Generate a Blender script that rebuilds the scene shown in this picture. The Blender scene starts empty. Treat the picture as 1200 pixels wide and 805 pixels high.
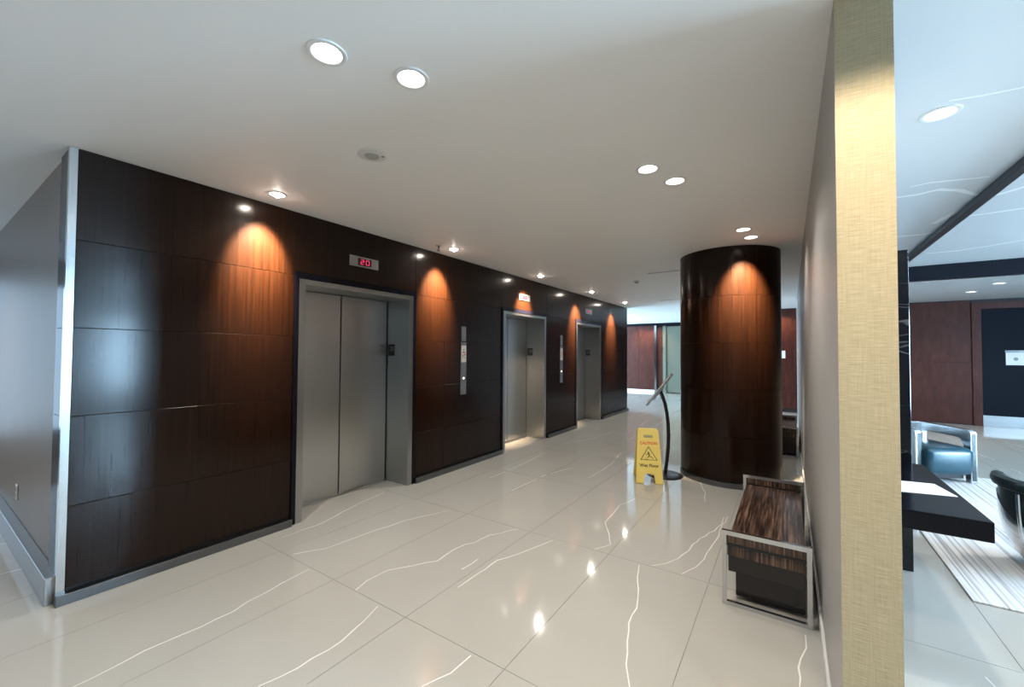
import bpy, bmesh, math, random
from mathutils import Vector, Matrix
random.seed(7)
scene = bpy.context.scene
C = scene.collection
PI = math.pi

# ------------------------------------------------------------------ camera
F_PX, YAW, PITCH, ROLL = 483.69, math.radians(33.838), math.radians(1.396), math.radians(0.357)
CAM = Vector((0, 0, 1.5))
fwd = Vector((-math.sin(YAW) * math.cos(PITCH), math.cos(YAW) * math.cos(PITCH), math.sin(PITCH)))
r0 = Vector((math.cos(YAW), math.sin(YAW), 0)); u0 = r0.cross(fwd)
rgt = r0 * math.cos(ROLL) + u0 * math.sin(ROLL)
upv = -r0 * math.sin(ROLL) + u0 * math.cos(ROLL)
cd = bpy.data.cameras.new('camera'); cam = bpy.data.objects.new('camera', cd); C.objects.link(cam)
cd.sensor_fit = 'HORIZONTAL'; cd.sensor_width = 36.0; cd.lens = 36.0 * F_PX / 1200.0
cd.clip_start = 0.02; cd.clip_end = 200
m = Matrix.Identity(4)
for i in range(3):
    m[i][0] = rgt[i]; m[i][1] = upv[i]; m[i][2] = -fwd[i]; m[i][3] = CAM[i]
cam.matrix_world = m
scene.camera = cam

def project(p):
    d = Vector(p) - CAM
    z = d.dot(fwd)
    if z < 0.05: return None
    return 600 + F_PX * d.dot(rgt) / z, 402.5 - F_PX * d.dot(upv) / z

def floor_at(px, py, z=0.0):
    d = rgt * ((px - 600) / F_PX) - upv * ((py - 402.5) / F_PX) + fwd
    return CAM + d * ((z - CAM.z) / d.z)

# ------------------------------------------------------------------ world, daylight, exposure
w = bpy.data.worlds.new('world'); scene.world = w; w.use_nodes = True
bg = w.node_tree.nodes['Background']
bg.inputs[0].default_value = (0.55, 0.76, 1.0, 1); bg.inputs[1].default_value = 1.0
vs = scene.view_settings
vs.view_transform = 'Standard'; vs.look = 'None'; vs.gamma = 1.0; vs.use_curve_mapping = False
vs.exposure = 0.9
scene.cycles.max_bounces = 8
scene.cycles.diffuse_bounces = 4
scene.cycles.glossy_bounces = 4
scene.cycles.transparent_max_bounces = 8
scene.cycles.sample_clamp_indirect = 6.0
scene.cycles.caustics_reflective = False
scene.cycles.caustics_refractive = False

def area(name, loc, rot, sx, sy, power, col):
    l = bpy.data.lights.new(name, 'AREA'); l.shape = 'RECTANGLE'; l.size = sx; l.size_y = sy
    l.energy = power; l.color = col
    o = bpy.data.objects.new(name, l); C.objects.link(o); o.location = loc; o.rotation_euler = rot
    return o
DAY = (0.46, 0.74, 1.0)
WIN_X, WIN_Z0, WIN_Z1 = 8.5, 0.35, 2.45
# daylight coming in through the lobby's window wall and the far side window
area('daylight_lobby', (WIN_X + 0.35, 4.75, 1.4), (0, PI / 2, 0), 2.1, 2.8, 1450, DAY)
area('daylight_far', (-8.85, 13.9, 1.4), (0, -PI / 2, 0), 2.1, 5.0, 900, DAY)

area('daylight_side', (-8.85, -1.6, 1.4), (0, -PI / 2, 0), 2.1, 4.0, 15, DAY)

H = 2.74          # ceiling height
XW = -3.60        # face of the lift wall
XP0, XP1, YP = 0.14, 0.294, 1.79   # partition wall faces and near end

# ------------------------------------------------------------------ helpers
def tag(o, label=None, cat=None, group=None, kind=None):
    if label: o['label'] = label
    if cat: o['category'] = cat
    if group: o['group'] = group
    if kind: o['kind'] = kind
    return o

def add_box(bm, x0, x1, y0, y1, z0, z1, mi=0):
    v = [bm.verts.new(p) for p in ((x0, y0, z0), (x1, y0, z0), (x1, y1, z0), (x0, y1, z0),
                                   (x0, y0, z1), (x1, y0, z1), (x1, y1, z1), (x0, y1, z1))]
    for f in ((0, 3, 2, 1), (4, 5, 6, 7), (0, 1, 5, 4), (1, 2, 6, 5), (2, 3, 7, 6), (3, 0, 4, 7)):
        bm.faces.new([v[i] for i in f]).material_index = mi

def add_prism(bm, pts, axis, a0, a1, mi=0):
    """extrude the 2-D outline pts along axis ('x','y','z') from a0 to a1"""
    def P(p, a):
        return {'x': (a, p[0], p[1]), 'y': (p[0], a, p[1]), 'z': (p[0], p[1], a)}[axis]
    A = [bm.verts.new(P(p, a0)) for p in pts]; B = [bm.verts.new(P(p, a1)) for p in pts]
    n = len(pts)
    fs = [bm.faces.new(A[::-1]), bm.faces.new(B)]
    for i in range(n):
        fs.append(bm.faces.new((A[i], A[(i + 1) % n], B[(i + 1) % n], B[i])))
    for f in fs: f.material_index = mi

def add_lathe(bm, prof, n=32, a0=0.0, a1=2 * PI, cx=0, cy=0):
    full = abs((a1 - a0) - 2 * PI) < 1e-6
    k = n if full else n + 1
    rings = []
    for i in range(k):
        a = a0 + (a1 - a0) * i / n
        rings.append([bm.verts.new((cx + r * math.cos(a), cy + r * math.sin(a), z)) for r, z in prof])
    for i in range(n):
        A = rings[i]; B = rings[(i + 1) % k]
        for j in range(len(prof) - 1):
            if prof[j][0] < 1e-6 and prof[j + 1][0] < 1e-6: continue
            try:
                bm.faces.new((A[j], B[j], B[j + 1], A[j + 1]))
            except ValueError: pass

def add_tube(bm, pts, rad, n=10, caps=True):
    pts = [Vector(p) for p in pts]
    rings = []
    prev = None
    for i, p in enumerate(pts):
        t = (pts[min(i + 1, len(pts) - 1)] - pts[max(i - 1, 0)]).normalized()
        if prev is None:
            a = Vector((0, 0, 1)) if abs(t.z) < 0.9 else Vector((1, 0, 0))
            prev = t.cross(a).normalized()
        nrm = (prev - t * prev.dot(t)).normalized(); b = t.cross(nrm); prev = nrm
        r = rad[i] if isinstance(rad, (list, tuple)) else rad
        rings.append([bm.verts.new(p + (nrm * math.cos(2 * PI * k / n) + b * math.sin(2 * PI * k / n)) * r) for k in range(n)])
    for A, B in zip(rings, rings[1:]):
        for k in range(n): bm.faces.new((A[k], A[(k + 1) % n], B[(k + 1) % n], B[k]))
    if caps:
        bm.faces.new(rings[0][::-1]); bm.faces.new(rings[-1])

def obj(name, bm, mats, parent=None, loc=None, rz=0.0, smooth=False, bevel=0.0, seg=2):
    if bevel > 0:
        bmesh.ops.bevel(bm, geom=[e for e in bm.edges], offset=bevel, segments=seg, affect='EDGES', profile=0.5, clamp_overlap=True)
    bmesh.ops.remove_doubles(bm, verts=bm.verts, dist=1e-6)
    bmesh.ops.recalc_face_normals(bm, faces=bm.faces)
    me = bpy.data.meshes.new(name); bm.to_mesh(me); bm.free()
    for mt in (mats if isinstance(mats, (list, tuple)) else [mats]): me.materials.append(mt)
    if smooth:
        for p in me.polygons: p.use_smooth = True
        try: me.set_sharp_from_angle(angle=math.radians(38))
        except Exception: pass
    o = bpy.data.objects.new(name, me); C.objects.link(o)
    if parent is not None: o.parent = parent
    if loc is not None: o.location = loc
    if rz: o.rotation_euler = (0, 0, rz)
    return o

def box(name, x0, x1, y0, y1, z0, z1, mat, parent=None, bevel=0.0, seg=2, center=True):
    """a box whose origin is its own centre (relative to the parent's frame)"""
    c = ((x0 + x1) / 2, (y0 + y1) / 2, (z0 + z1) / 2)
    bm = bmesh.new(); add_box(bm, x0 - c[0], x1 - c[0], y0 - c[1], y1 - c[1], z0 - c[2], z1 - c[2])
    return obj(name, bm, mat, parent, c, bevel=bevel, seg=seg)

def empty(name, loc=(0, 0, 0), rz=0.0):
    o = bpy.data.objects.new(name, None); C.objects.link(o); o.location = loc; o.rotation_euler = (0, 0, rz)
    o.empty_display_size = 0.1
    return o

def copy_tree(o, parent=None):
    c = o.copy(); C.objects.link(c)
    if parent is not None: c.parent = parent
    for ch in list(o.children): copy_tree(ch, c)
    return c

def text_mesh(body, size, extrude, mat, name, parent, M, align='CENTER', bold=0.0):
    cu = bpy.data.curves.new(name, 'FONT'); cu.body = body; cu.size = size; cu.extrude = extrude
    cu.align_x = align; cu.align_y = 'CENTER'; cu.offset = bold; cu.resolution_u = 4
    t = bpy.data.objects.new(name, cu); C.objects.link(t)
    bpy.context.view_layer.update()
    me = bpy.data.meshes.new_from_object(t.evaluated_get(bpy.context.evaluated_depsgraph_get()))
    bpy.data.objects.remove(t); bpy.data.curves.remove(cu)
    me.materials.clear(); me.materials.append(mat)
    o = bpy.data.objects.new(name, me); C.objects.link(o)
    if parent is not None: o.parent = parent
    o.matrix_local = M
    return o

# ------------------------------------------------------------------ materials
class NT:
    def __init__(s, name):
        s.m = bpy.data.materials.new(name); s.m.use_nodes = True
        s.t = s.m.node_tree; s.b = s.t.nodes['Principled BSDF']; s.out = s.t.nodes['Material Output']
    def n(s, typ, **kw):
        nd = s.t.nodes.new(typ)
        for k, v in kw.items():
            if k.startswith('i_'):
                nd.inputs[k[2:].replace('_', ' ')].default_value = v
            else: setattr(nd, k, v)
        return nd
    def l(s, a, b): s.t.links.new(a, b)

def plain(name, col, rough=0.5, metal=0.0, spec=0.5, emit=None, estr=0.0, coat=0.0, coat_rough=0.05):
    x = NT(name); b = x.b
    b.inputs['Base Color'].default_value = (*col, 1); b.inputs['Roughness'].default_value = rough
    b.inputs['Metallic'].default_value = metal; b.inputs['Specular IOR Level'].default_value = spec
    b.inputs['Coat Weight'].default_value = coat; b.inputs['Coat Roughness'].default_value = coat_rough
    if emit:
        b.inputs['Emission Color'].default_value = (*emit, 1); b.inputs['Emission Strength'].default_value = estr
    return x.m

def grain(name, c_dark, c_mid, c_light, scale=(70, 70, 1.6), rough=0.32, coat=0.35, coat_rough=0.14, detail=6, lo=0.3, hi=0.72, spec=0.4):
    """streaky wood: noise stretched along one axis in the object's own space, shifted per object"""
    x = NT(name)
    tc = x.n('ShaderNodeTexCoord'); oi = x.n('ShaderNodeObjectInfo')
    mp = x.n('ShaderNodeMapping'); mp.inputs['Scale'].default_value = scale
    ad = x.n('ShaderNodeVectorMath', operation='MULTIPLY_ADD')
    cmb = x.n('ShaderNodeCombineXYZ')
    for k in range(3): x.l(oi.outputs['Random'], cmb.inputs[k])
    ad.inputs[1].default_value = (37, 53, 19)
    x.l(cmb.outputs[0], ad.inputs[0]); x.l(tc.outputs['Object'], ad.inputs[2]); x.l(ad.outputs[0], mp.inputs['Vector'])
    nz = x.n('ShaderNodeTexNoise', i_Scale=1.0, i_Detail=detail, i_Roughness=0.6)
    x.l(mp.outputs[0], nz.inputs['Vector'])
    rp = x.n('ShaderNodeValToRGB'); e = rp.color_ramp.elements
    e[0].position = lo; e[0].color = (*c_dark, 1); e[1].position = hi; e[1].color = (*c_light, 1)
    k = e.new((lo + hi) / 2); k.color = (*c_mid, 1)
    x.l(nz.outputs['Fac'], rp.inputs[0]); x.l(rp.outputs[0], x.b.inputs['Base Color'])
    x.b.inputs['Roughness'].default_value = rough; x.b.inputs['Coat Weight'].default_value = coat
    x.b.inputs['Coat Roughness'].default_value = coat_rough; x.b.inputs['Specular IOR Level'].default_value = spec
    return x.m

def brushed(name, col, rough=0.3, stretch=(1, 1, 220), aniso=0.5, var=0.02):
    x = NT(name)
    tc = x.n('ShaderNodeTexCoord'); mp = x.n('ShaderNodeMapping'); mp.inputs['Scale'].default_value = stretch
    nz = x.n('ShaderNodeTexNoise', i_Scale=1.0, i_Detail=4.0)
    x.l(tc.outputs['Object'], mp.inputs['Vector']); x.l(mp.outputs[0], nz.inputs['Vector'])
    mr = x.n('ShaderNodeMapRange'); mr.inputs['To Min'].default_value = rough - var; mr.inputs['To Max'].default_value = rough + var
    x.l(nz.outputs['Fac'], mr.inputs['Value']); x.l(mr.outputs[0], x.b.inputs['Roughness'])
    x.b.inputs['Base Color'].default_value = (*col, 1); x.b.inputs['Metallic'].default_value = 1.0
    x.b.inputs['Anisotropic'].default_value = aniso
    tg = x.n('ShaderNodeTangent', direction_type='RADIAL', axis='Z'); x.l(tg.outputs[0], x.b.inputs['Tangent'])
    return x.m

def mottled(name, c0, c1, scale=3.0, rough=0.5, spec=0.5, bump=0.0, bscale=200, coat=0.0, rvar=0.0, world=False):
    x = NT(name)
    tc = x.n('ShaderNodeTexCoord')
    src = tc.outputs['Object']
    if world:
        g = x.n('ShaderNodeNewGeometry'); src = g.outputs['Position']
    nz = x.n('ShaderNodeTexNoise', i_Scale=scale, i_Detail=6.0)
    x.l(src, nz.inputs['Vector'])
    mx = x.n('ShaderNodeMix', data_type='RGBA')
    mx.inputs['A'].default_value = (*c0, 1); mx.inputs['B'].default_value = (*c1, 1)
    x.l(nz.outputs['Fac'], mx.inputs['Factor']); x.l(mx.outputs['Result'], x.b.inputs['Base Color'])
    x.b.inputs['Roughness'].default_value = rough; x.b.inputs['Specular IOR Level'].default_value = spec
    x.b.inputs['Coat Weight'].default_value = coat
    if bump:
        n2 = x.n('ShaderNodeTexNoise', i_Scale=bscale, i_Detail=3.0); x.l(src, n2.inputs['Vector'])
        bp = x.n('ShaderNodeBump', i_Strength=bump, i_Distance=0.002); x.l(n2.outputs['Fac'], bp.inputs['Height'])
        x.l(bp.outputs[0], x.b.inputs['Normal'])
    return x.m

def woven(name, c0, c1, sx=260, sz=620, rough=0.6, bump=0.35):
    """grasscloth wallpaper: horizontal threads crossed by finer vertical ones"""
    x = NT(name)
    tc = x.n('ShaderNodeTexCoord')
    m1 = x.n('ShaderNodeMapping'); m1.inputs['Scale'].default_value = (18, 18, 330)
    n1 = x.n('ShaderNodeTexNoise', i_Scale=1.0, i_Detail=3.0)
    m2 = x.n('ShaderNodeMapping'); m2.inputs['Scale'].default_value = (300, 300, 10)
    n2 = x.n('ShaderNodeTexNoise', i_Scale=1.0, i_Detail=2.0)
    for mm, nn in ((m1, n1), (m2, n2)):
        x.l(tc.outputs['Object'], mm.inputs['Vector']); x.l(mm.outputs[0], nn.inputs['Vector'])
    ad = x.n('ShaderNodeMath', operation='MULTIPLY_ADD'); ad.inputs[1].default_value = 0.7
    ml = x.n('ShaderNodeMath', operation='MULTIPLY'); ml.inputs[1].default_value = 0.3
    x.l(n2.outputs['Fac'], ml.inputs[0]); x.l(n1.outputs['Fac'], ad.inputs[0]); x.l(ml.outputs[0], ad.inputs[2])
    rp = x.n('ShaderNodeValToRGB'); e = rp.color_ramp.elements
    e[0].position = 0.33; e[0].color = (*c0, 1); e[1].position = 0.66; e[1].color = (*c1, 1)
    x.l(ad.outputs[0], rp.inputs[0]); x.l(rp.outputs[0], x.b.inputs['Base Color'])
    bp = x.n('ShaderNodeBump', i_Strength=bump, i_Distance=0.0015); x.l(ad.outputs[0], bp.inputs['Height'])
    x.l(bp.outputs[0], x.b.inputs['Normal']); x.b.inputs['Roughness'].default_value = rough
    return x.m

M = {}
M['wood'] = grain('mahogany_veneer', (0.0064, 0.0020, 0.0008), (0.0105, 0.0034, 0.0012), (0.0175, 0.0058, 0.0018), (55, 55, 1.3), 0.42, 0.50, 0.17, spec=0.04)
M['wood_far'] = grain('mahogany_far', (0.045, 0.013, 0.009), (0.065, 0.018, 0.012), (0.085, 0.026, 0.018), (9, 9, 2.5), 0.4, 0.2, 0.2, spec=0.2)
M['core'] = plain('wall_core_dark', (0.012, 0.009, 0.010), 0.6)
M['black_frame'] = plain('black_lacquer', (0.004, 0.004, 0.008), 0.25, spec=0.2)
M['steel'] = brushed('brushed_steel', (0.42, 0.43, 0.43), 0.30, (240, 240, 1.0), 0.4)
M['leaf_steel'] = brushed('brushed_steel_leaf', (0.56, 0.57, 0.57), 0.30, (300, 300, 1.0), 0.5, 0.008)
M['steel_dull'] = brushed('steel_dull', (0.40, 0.40, 0.40), 0.36, (2, 2, 240), 0.2)
M['chrome'] = plain('polished_steel', (0.62, 0.63, 0.64), 0.16, 1.0)
M['plinth'] = plain('grey_plinth_metal', (0.17, 0.18, 0.19), 0.32, 1.0)
M['tile'] = mottled('porcelain_tile', (0.425, 0.415, 0.38), (0.485, 0.475, 0.44), 1.6, 0.07, 0.5, world=True)
M['vein'] = plain('tile_white_vein', (0.86, 0.85, 0.82), 0.08)
M['grout'] = plain('grout', (0.24, 0.235, 0.215), 0.8)
M['ceiling'] = mottled('ceiling_paint', (0.90, 0.895, 0.885), (0.93, 0.925, 0.915), 0.7, 0.55, 0.3, world=True)
M['taupe'] = mottled('taupe_wall_vinyl', (0.22, 0.175, 0.14), (0.26, 0.21, 0.17), 2.0, 0.42, 0.5, 0.12, 350)
M['grey_wall'] = mottled('grey_wall_vinyl', (0.36, 0.35, 0.335), (0.41, 0.40, 0.385), 2.0, 0.40, 0.5, 0.10, 350)
M['linen'] = woven('linen_wallpaper', (0.42, 0.36, 0.225), (0.60, 0.53, 0.365))
M['white_trim'] = plain('white_trim', (0.70, 0.70, 0.68), 0.4)
M['white'] = plain('white_plastic', (0.75, 0.75, 0.74), 0.4)
M['white_ring'] = plain('white_enamel', (0.80, 0.80, 0.79), 0.35)
M['lamp'] = plain('lamp_glow', (1, 1, 1), 0.5, emit=(1.0, 0.93, 0.84), estr=14.0)
M['bulb'] = plain('bulb_glow', (1, 1, 1), 0.5, emit=(1.0, 0.90, 0.78), estr=90.0)
M['sensor_grey'] = plain('sensor_grey', (0.42, 0.43, 0.42), 0.5)
M['display_black'] = plain('display_black', (0.010, 0.006, 0.008), 0.15)
M['red_led'] = plain('red_led', (0.3, 0.0, 0.02), 0.4, emit=(1.0, 0.05, 0.16), estr=0.9)
M['button_lit'] = plain('button_lit', (0.9, 0.9, 0.85), 0.4, emit=(1.0, 0.97, 0.85), estr=3.0)
M['notice_white'] = plain('notice_white', (0.82, 0.82, 0.81), 0.5)
M['print_red'] = plain('print_red', (0.55, 0.04, 0.05), 0.5)
M['print_black'] = plain('print_black', (0.012, 0.012, 0.012), 0.5)
M['print_orange'] = plain('print_orange_red', (0.72, 0.09, 0.02), 0.5)
M['print_grey'] = plain('print_grey', (0.30, 0.31, 0.33), 0.5)
M['yellow'] = plain('sign_yellow', (0.82, 0.65, 0.17), 0.45)
M['yellow_dark'] = plain('sign_yellow_recess', (0.42, 0.36, 0.12), 0.5)
M['black_metal'] = plain('black_metal', (0.010, 0.010, 0.014), 0.30)
M['zebra'] = grain('zebrano', (0.010, 0.006, 0.005), (0.060, 0.032, 0.022), (0.22, 0.135, 0.095), (85, 2.6, 85), 0.30, 0.3, 0.15, 5, 0.38, 0.66)
M['zebra_v'] = grain('zebrano_upright', (0.010, 0.006, 0.005), (0.060, 0.032, 0.022), (0.22, 0.135, 0.095), (85, 85, 2.6), 0.30, 0.3, 0.15, 5, 0.38, 0.66)
M['dark_wood'] = grain('dark_ebony', (0.006, 0.005, 0.006), (0.010, 0.008, 0.009), (0.018, 0.013, 0.012), (40, 40, 2), 0.25)
M['desk'] = plain('black_lacquer_desk', (0.0025, 0.003, 0.006), 0.2, spec=0.22)
M['paper'] = plain('paper', (0.80, 0.82, 0.84), 0.6)
M['teal'] = mottled('teal_leather', (0.006, 0.036, 0.055), (0.010, 0.052, 0.075), 12, 0.28, 0.5, 0.15, 260)
M['dark_leather'] = mottled('dark_leather', (0.010, 0.018, 0.020), (0.018, 0.028, 0.030), 10, 0.28, 0.5, 0.12, 260)
M['olive'] = plain('olive_panel', (0.16, 0.17, 0.13), 0.25)
M['door_black'] = plain('door_black', (0.003, 0.005, 0.012), 0.55, spec=0.12)
M['beam'] = plain('black_beam', (0.005, 0.006, 0.011), 0.35, spec=0.25)

def marble(name, base, vein, scale=1.4, width=0.03, rough=0.1, stretch=(1, 1, 2.2)):
    x = NT(name)
    g = x.n('ShaderNodeNewGeometry'); mp = x.n('ShaderNodeMapping'); mp.inputs['Scale'].default_value = stretch
    x.l(g.outputs['Position'], mp.inputs['Vector'])
    nz = x.n('ShaderNodeTexNoise', i_Scale=scale, i_Detail=2.5, i_Roughness=0.45, i_Distortion=0.6); x.l(mp.outputs[0], nz.inputs['Vector'])
    sb = x.n('ShaderNodeMath', operation='SUBTRACT'); sb.inputs[1].default_value = 0.5
    ab = x.n('ShaderNodeMath', operation='ABSOLUTE'); x.l(nz.outputs['Fac'], sb.inputs[0]); x.l(sb.outputs[0], ab.inputs[0])
    mr = x.n('ShaderNodeMapRange'); mr.inputs['From Max'].default_value = width
    mr.inputs['To Min'].default_value = 1.0; mr.inputs['To Max'].default_value = 0.0
    x.l(ab.outputs[0], mr.inputs['Value'])
    n2 = x.n('ShaderNodeTexNoise', i_Scale=scale * 1.7); x.l(g.outputs['Position'], n2.inputs['Vector'])
    m2 = x.n('ShaderNodeMapRange'); m2.inputs['From Min'].default_value = 0.42; m2.inputs['From Max'].default_value = 0.58
    x.l(n2.outputs['Fac'], m2.inputs['Value'])
    pr = x.n('ShaderNodeMath', operation='MULTIPLY'); x.l(mr.outputs[0], pr.inputs[0]); x.l(m2.outputs[0], pr.inputs[1])
    mx = x.n('ShaderNodeMix', data_type='RGBA'); mx.inputs['A'].default_value = (*base, 1); mx.inputs['B'].default_value = (*vein, 1)
    x.l(pr.outputs[0], mx.inputs['Factor']); x.l(mx.outputs['Result'], x.b.inputs['Base Color'])
    x.b.inputs['Roughness'].default_value = rough
    return x.m
M['black_marble'] = marble('black_marble', (0.006, 0.007, 0.010), (0.10, 0.105, 0.115), 1.1, 0.009, 0.10, (1, 1, 6))
M['ceiling_gloss'] = mottled('gloss_ceiling', (0.68, 0.68, 0.68), (0.72, 0.72, 0.72), 0.8, 0.22, 0.5, world=True)
M['ceiling_streak'] = plain('ceiling_pale_streak', (0.97, 0.96, 0.93), 0.22)

def rug_mat():
    x = NT('striped_rug')
    tc = x.n('ShaderNodeTexCoord'); mp = x.n('ShaderNodeMapping'); mp.inputs['Scale'].default_value = (52, 0.5, 1)
    nz = x.n('ShaderNodeTexNoise', i_Scale=1.0, i_Detail=3.0); x.l(tc.outputs['Object'], mp.inputs['Vector']); x.l(mp.outputs[0], nz.inputs['Vector'])
    rp = x.n('ShaderNodeValToRGB'); e = rp.color_ramp.elements
    e[0].position = 0.34; e[0].color = (0.33, 0.32, 0.34, 1); e[1].position = 0.52; e[1].color = (0.72, 0.70, 0.68, 1)
    x.l(nz.outputs['Fac'], rp.inputs[0]); x.l(rp.outputs[0], x.b.inputs['Base Color']); x.b.inputs['Roughness'].default_value = 0.9
    n2 = x.n('ShaderNodeTexNoise', i_Scale=180.0); x.l(tc.outputs['Object'], n2.inputs['Vector'])
    bp = x.n('ShaderNodeBump', i_Strength=0.5, i_Distance=0.004); x.l(n2.outputs['Fac'], bp.inputs['Height']); x.l(bp.outputs[0], x.b.inputs['Normal'])
    return x.m
M['rug'] = rug_mat()

def pane_mat():
    x = NT('window_glass')
    tr = x.n('ShaderNodeBsdfTransparent'); gl = x.n('ShaderNodeBsdfGlossy'); gl.inputs['Roughness'].default_value = 0.02
    mx = x.n('ShaderNodeMixShader'); mx.inputs[0].default_value = 0.07
    x.l(tr.outputs[0], mx.inputs[1]); x.l(gl.outputs[0], mx.inputs[2]); x.l(mx.outputs[0], x.out.inputs['Surface'])
    return x.m
M['pane'] = pane_mat()

# ------------------------------------------------------------------ room shell
X_MIN, X_MAX, Y_MIN, Y_MAX = -8.5, 8.5, -5.0, 16.75
YF = 13.1            # lobby far wall
XS = -0.75           # where the far wall steps back

fl = tag(box('floor', X_MIN - 0.5, X_MAX + 0.5, Y_MIN - 0.3, Y_MAX + 0.3, -0.20, -0.0025, M['grout']), kind='structure')

# porcelain tiles with their white veins (vein lines followed from the photograph onto the floor)
TX, TY, X0, Y0 = 0.685, 1.367, -1.135, 1.645
veins_px = [
    [(85, 806), (170, 763), (235, 735), (272, 717), (290, 705), (330, 684), (362, 667)],
    [(303, 805), (350, 782), (400, 752), (416, 737), (426, 727), (443, 710)],
    [(495, 805), (528, 788), (552, 768)],
    [(330, 652), (380, 643), (430, 625), (475, 610), (528, 598)],
    [(330, 630), (380, 612), (420, 590), (450, 577)],
    [(417, 692), (432, 680), (455, 668), (485, 663), (513, 657), (532, 644), (544, 638), (556, 636), (574, 627), (608, 620)],
    [(537, 688), (560, 672), (583, 657), (605, 650), (627, 641), (648, 633)],
    [(749.5, 662), (747, 690), (745, 712), (738, 730), (734, 751), (735, 780), (738, 806)],
    [(762, 663), (780, 660), (795, 655), (806, 645), (812, 638), (821, 631), (836, 622), (849, 612), (853, 605)],
    [(799, 673), (806, 668), (817, 664), (826, 655), (830, 646), (843, 627), (848, 606)],
    [(697, 644), (707, 641), (715, 638), (713, 625), (709, 612), (716, 604), (726, 592), (738, 588), (745, 584)],
    [(820, 562), (822, 570), (826, 576), (826, 588)],
    [(945, 744), (944, 758), (938, 772), (937, 806)],
    [(541, 668), (560, 655)], [(575, 560), (610, 545), (640, 530)], [(600, 575), (640, 556), (672, 548)],
    [(660, 520), (690, 515), (720, 505)], [(690, 560), (715, 545), (728, 530)],
]
def tile_cell(x, y): return math.floor((x - X0) / TX), math.floor((y - Y0) / TY)
tile_veins = {}
for ln in veins_px:
    pts = [floor_at(*p) for p in ln]
    fine = []
    for a, b in zip(pts, pts[1:]):
        n = max(1, int((b - a).length / 0.07))
        for k in range(n):
            p = a.lerp(b, k / n); fine.append(p + Vector((random.uniform(-1, 1), random.uniform(-1, 1), 0)) * 0.007)
    fine.append(pts[-1])
    run = []; cur = None
    for p in fine:
        c = tile_cell(p.x, p.y)
        if c != cur:
            if cur is not None and len(run) > 1: tile_veins.setdefault(cur, []).append(run)
            run = []; cur = c
        run.append(p)
    if len(run) > 1: tile_veins.setdefault(cur, []).append(run)

def add_vein(bm, pts, cx, cy, wd=0.0085):
    n = len(pts); L = []; R = []
    hx, hy = TX / 2 - 0.004, TY / 2 - 0.004
    cl = lambda v, h: max(-h, min(h, v))
    for i, p in enumerate(pts):
        t = pts[min(i + 1, n - 1)] - pts[max(i - 1, 0)]
        if t.length < 1e-9: t = Vector((0, 1, 0))
        t.normalize(); s = Vector((-t.y, t.x, 0))
        ww = wd * (0.55 + 0.45 * math.sin(PI * (i + 0.7) / (n + 0.4))) * random.uniform(0.7, 1.15) * 0.5
        a = p + s * ww; b = p - s * ww
        L.append(bm.verts.new((cl(a.x - cx, hx), cl(a.y - cy, hy), 0.0003))); R.append(bm.verts.new((cl(b.x - cx, hx), cl(b.y - cy, hy), 0.0003)))
    for i in range(n - 1):
        try: bm.faces.new((L[i], R[i], R[i + 1], L[i + 1])).material_index = 1
        except ValueError: pass

def random_vein(seed):
    rr = random.Random(seed); pts = []
    x = rr.uniform(-0.25, 0.25); y = -TY / 2; d = rr.uniform(-0.12, 0.12)
    while y < TY / 2 - 0.06:
        pts.append(Vector((max(-0.33, min(0.33, x)), y, 0)))
        x += d * 0.1 + rr.uniform(-0.028, 0.028); y += rr.uniform(0.05, 0.1)
    return pts[rr.randint(0, 5):]

def tile_bm(lines, cx, cy):
    bm = bmesh.new(); g = 0.0016
    add_box(bm, -TX / 2 + g, TX / 2 - g, -TY / 2 + g, TY / 2 - g, -0.0025, 0.0)
    for ln in lines: add_vein(bm, ln, cx, cy)
    return bm
variants = []
for k in range(6):
    bm = tile_bm([random_vein(100 + k)], 0, 0) if k < 4 else tile_bm([], 0, 0)
    me = bpy.data.meshes.new('floor_tile'); bm.to_mesh(me); bm.free()
    me.materials.append(M['tile']); me.materials.append(M['vein']); variants.append(me)
outer = bmesh.new()
lift_recess = [(2.03, 3.24), (5.18, 6.38), (7.78, 8.98)]
def hidden_under_block(xa, xb, ya, yb):
    return xb < -4.05 and ya > 0.75 and yb < 10.7
n_tiles = 0
i0, i1 = math.floor((X_MIN - X0) / TX), math.ceil((X_MAX - X0) / TX)
j0, j1 = math.floor((Y_MIN - Y0) / TY), math.ceil((Y_MAX - Y0) / TY)
for i in range(i0, i1):
    for j in range(j0, j1):
        xa, ya = X0 + i * TX, Y0 + j * TY
        if hidden_under_block(xa, xa + TX, ya, ya + TY): continue
        cx, cy = xa + TX / 2, ya + TY / 2
        vis = False
        for sx in (0, 0.5, 1):
            for sy in (0, 0.5, 1):
                q = project((xa + sx * TX, ya + sy * TY, 0))
                if q and -30 < q[0] < 1230 and 430 < q[1] < 830: vis = True
        if vis and ya < 12.8:
            if (i, j) in tile_veins:
                o = obj('floor_tile', tile_bm(tile_veins[(i, j)], cx, cy), [M['tile'], M['vein']], fl)
            else:
                seen = -5 < i < 2 and j < 3
                o = bpy.data.objects.new('floor_tile', variants[4 if seen else random.randrange(6)]); C.objects.link(o); o.parent = fl
            o.location = Vector((cx, cy, 0)) - fl.location
            n_tiles += 1
        else:
            g = 0.0016
            add_box(outer, xa + g, xa + TX - g, ya + g, ya + TY - g, -0.0025, 0.0)
o = obj('distant_floor_tiles', outer, M['tile'], fl); o.location = -fl.location
tag(o, kind='stuff')

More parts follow.
